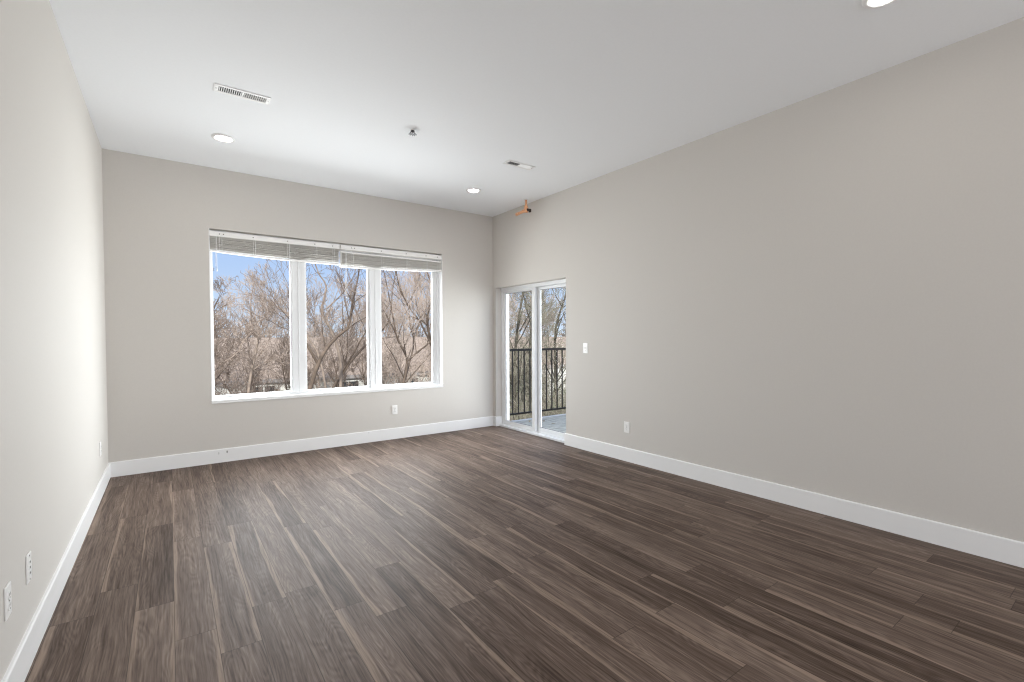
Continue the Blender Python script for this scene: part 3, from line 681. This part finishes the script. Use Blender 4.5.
limb_tree(17, [([(0.3, 13.3, GZ), (0.35, 13.2, -1), (0.5, 13, 0.8), (0.84, 13, 1.96), (0.95, 13, 2.2)], 0.09, 0.015),
    ([(0.4, 13.1, 0.4), (0.2, 13, 1.2), (0.1, 13, 2.2), (0.15, 13, 2.6)], 0.05, 0.012)],
    'bare tree at the far left of the window, crown against blue sky', ('bark_a', 'twig_a'), (0.3, 13.3, GZ), ln=0.7)
limb_tree(18, [([(6.2, 12.2, GZ), (6.1, 12.2, -1), (6.0, 12.1, 0.8), (5.8, 12, 1.8), (5.95, 12, 2.6), (5.75, 12, 3.4), (5.9, 12, 4.2)], 0.10, 0.02),
    ([(5.95, 12, 1.0), (5.6, 12, 1.7), (5.2, 12, 2.2), (4.9, 12, 3.0), (4.7, 12, 3.8)], 0.05, 0.015)],
    'bare tree at the right edge of the right window pane, tall dark branches', ('bark_a', 'twig_b'), (6.2, 12.2, GZ), every=8, ln=1.1)
# dense greenish trees beyond the balcony
for sd, bx, by, lab in ((31, 9.3, 12.4, 'mossy tree with small leaves just past the balcony, seen through the left door glass'),
                        (32, 11.2, 12.6, 'mossy tree with small leaves seen through the right door glass'),
                        (33, 13.6, 17.5, 'olive tinted tree farther beyond the balcony railing'),
                        (34, 12.2, 15.8, 'leafy grey green tree behind the mossy trees beyond the balcony')):
    T_ = Tree(sd); R_ = T_.R
    P, Rd = T_.limb([(bx, by, GZ), (bx+R_.uniform(-.2, .2), by, -1.8), (bx+R_.uniform(-.3, .3), by, 0), (bx+R_.uniform(-.4, .4), by, 1.6), (bx+R_.uniform(-.5, .5), by, 3.2), (bx, by, 4.8)], 0.075, 0.02)
    T_.rmin = 0.006; T_.sprout(P, Rd, 26, 1.9, 4, (4, 5, 4, 3), 0.75, 0.08); T_.leaves(3500, 0.032)
    T_.build('leafy_tree', lab, 'tree', (bx, by, GZ), ('bark_c', 'twig_c', 'leaf'), 'trees beyond the balcony')

# hazy rows of bare trees behind the house: three kinds, copied along the row
def back_tree(seed, height, mats):
    T_ = Tree(seed); R_ = T_.R; q = [(0, 0, 0)]
    for k in range(1, 6): q.append((R_.uniform(-.3, .3)*k*0.6, R_.uniform(-.3, .3)*k*0.6, height*0.8*k/5))
    T_.rmin = 0.013; P, Rd = T_.limb(q, 0.11, 0.03); T_.sprout(P, Rd, 24, height*0.30, 4, (4, 5, 4, 2), 0.7, 0.25)
    return T_.build('bare_tree', 'bare tree rising above the roof of the white house', 'tree', (0, 0, 0), mats, 'hazy bare trees behind the house roof')
protos = [back_tree(51, 8.0, ('bark_b', 'twig_b')), back_tree(52, 9.0, ('bark_b', 'twig_b')), back_tree(53, 7.2, ('bark_a', 'twig_a'))]
rnd = random.Random(77); k = 0
for row, (yy, xa, xb, stp) in enumerate(((39, -3, 34, 3.0), (46, -3, 42, 3.4))):
    x = xa
    while x < xb:
        p_ = protos[k % 3]; loc = (x+rnd.uniform(-.8, .8), yy+rnd.uniform(-2, 2), GZ); lab = 'bare tree rising above the roof of the white house'
        tall = 1.0+0.25*min(1, max(0, (x-6)/10))
        if k < 3: p_.location = loc; o = p_; o.rotation_euler = (0, 0, rnd.uniform(0, 6.28))
        else: o = dup(p_, loc, lab, rnd.uniform(0, 6.28))
        o.scale = (1, 1, tall*rnd.uniform(0.85, 1.05)); x += stp; k += 1

def mid_tree(seed, height, mats):
    T_ = Tree(seed); R_ = T_.R; T_.rmin = 0.0055; q = [(0, 0, 0)]
    for k_ in range(1, 6): q.append((R_.uniform(-.2, .2)*k_*0.6, R_.uniform(-.2, .2)*k_*0.6, height*0.8*k_/5))
    P, Rd = T_.limb(q, 0.05, 0.015); T_.sprout(P, Rd, 20, height*0.27, 4, (4, 5, 4, 3), 0.8, 0.3)
    return T_.build('young_tree', 'slender bare tree growing close in front of the white house', 'tree', (0, 0, 0), mats, 'slender trees in front of the house')
mp_ = [mid_tree(61, 5.4, ('bark_a', 'twig_a')), mid_tree(62, 5.8, ('bark_b', 'twig_b')), mid_tree(63, 5.0, ('bark_a', 'twig_a'))]
for i, (x, y) in enumerate(((1.2, 20.5), (2.8, 21.6), (4.4, 20.6), (6.0, 21.7), (7.6, 20.6), (9.2, 21.6), (10.9, 20.7), (12.4, 21.6), (2.3, 17.6), (5.0, 17.8), (7.4, 17.6), (9.6, 18), (14.5, 21.2), (16.5, 20.6), (2.0, 22.4), (3.6, 19.4), (5.3, 22.4), (6.9, 19.3), (8.4, 22.5), (10.2, 19.4), (11.7, 22.6), (0.9, 16.4))):
    o = mp_[i] if i < 3 else dup(mp_[i % 3], (0, 0, 0), mp_[0]['label'], rnd.uniform(0, 6))
    o.location = (x, y, GZ); s_ = rnd.uniform(0.85, 1.05); o.scale = (s_, s_, s_)

# low bare shrubs in front of the house and below the balcony
def shrub(seed, mats, leafn):
    T_ = Tree(seed)
    for k in range(16):
        a = T_.R.uniform(0, 6.28); T_.grow(Vector((0.15*math.cos(a), 0.15*math.sin(a), 0)), Vector((0.45*math.cos(a), 0.45*math.sin(a), 1)).normalized(), T_.R.uniform(1.3, 2.2), 0.022, 1, 4, (4, 4, 4, 3), 0.6)
    if leafn: T_.leaves(leafn, 0.03, 0.12)
    return T_
sb = shrub(71, None, 0).build('bare_shrub', 'low bare tan shrub growing in front of the white house', 'shrub', (0, 0, 0), ('bark_b', 'twig_b'), 'bare shrubs in front of the house')
sg = shrub(72, None, 1200).build('leafy_shrub', 'low grey green shrub growing below the balcony railing', 'shrub', (0, 0, 0), ('bark_c', 'twig_c', 'leaf'), 'leafy shrubs below the balcony')
spots = [(0.9, 18.5), (2.2, 21.8), (5.2, 21.5), (8.4, 21), (10.6, 21.2)]
for i, (x, y) in enumerate(spots):
    o = sb if i == 0 else dup(sb, (0, 0, 0), sb['label'], rnd.uniform(0, 6))
    o.location = (x, y, GZ); s_ = rnd.uniform(0.85, 1.15); o.scale = (s_, s_, s_)
spots = [(8.2, 10.2), (9.6, 10.8), (10.6, 10.6), (11.8, 13.6), (10.2, 14.2), (13.2, 14.6), (14.8, 16), (12.6, 19), (15.5, 19.5), (10.0, 16.2), (16.5, 22), (14, 22.2)]
for i, (x, y) in enumerate(spots):
    o = sg if i == 0 else dup(sg, (0, 0, 0), sg['label'], rnd.uniform(0, 6))
    o.location = (x, y, GZ); s_ = rnd.uniform(0.9, 1.3); o.scale = (s_, s_, s_)
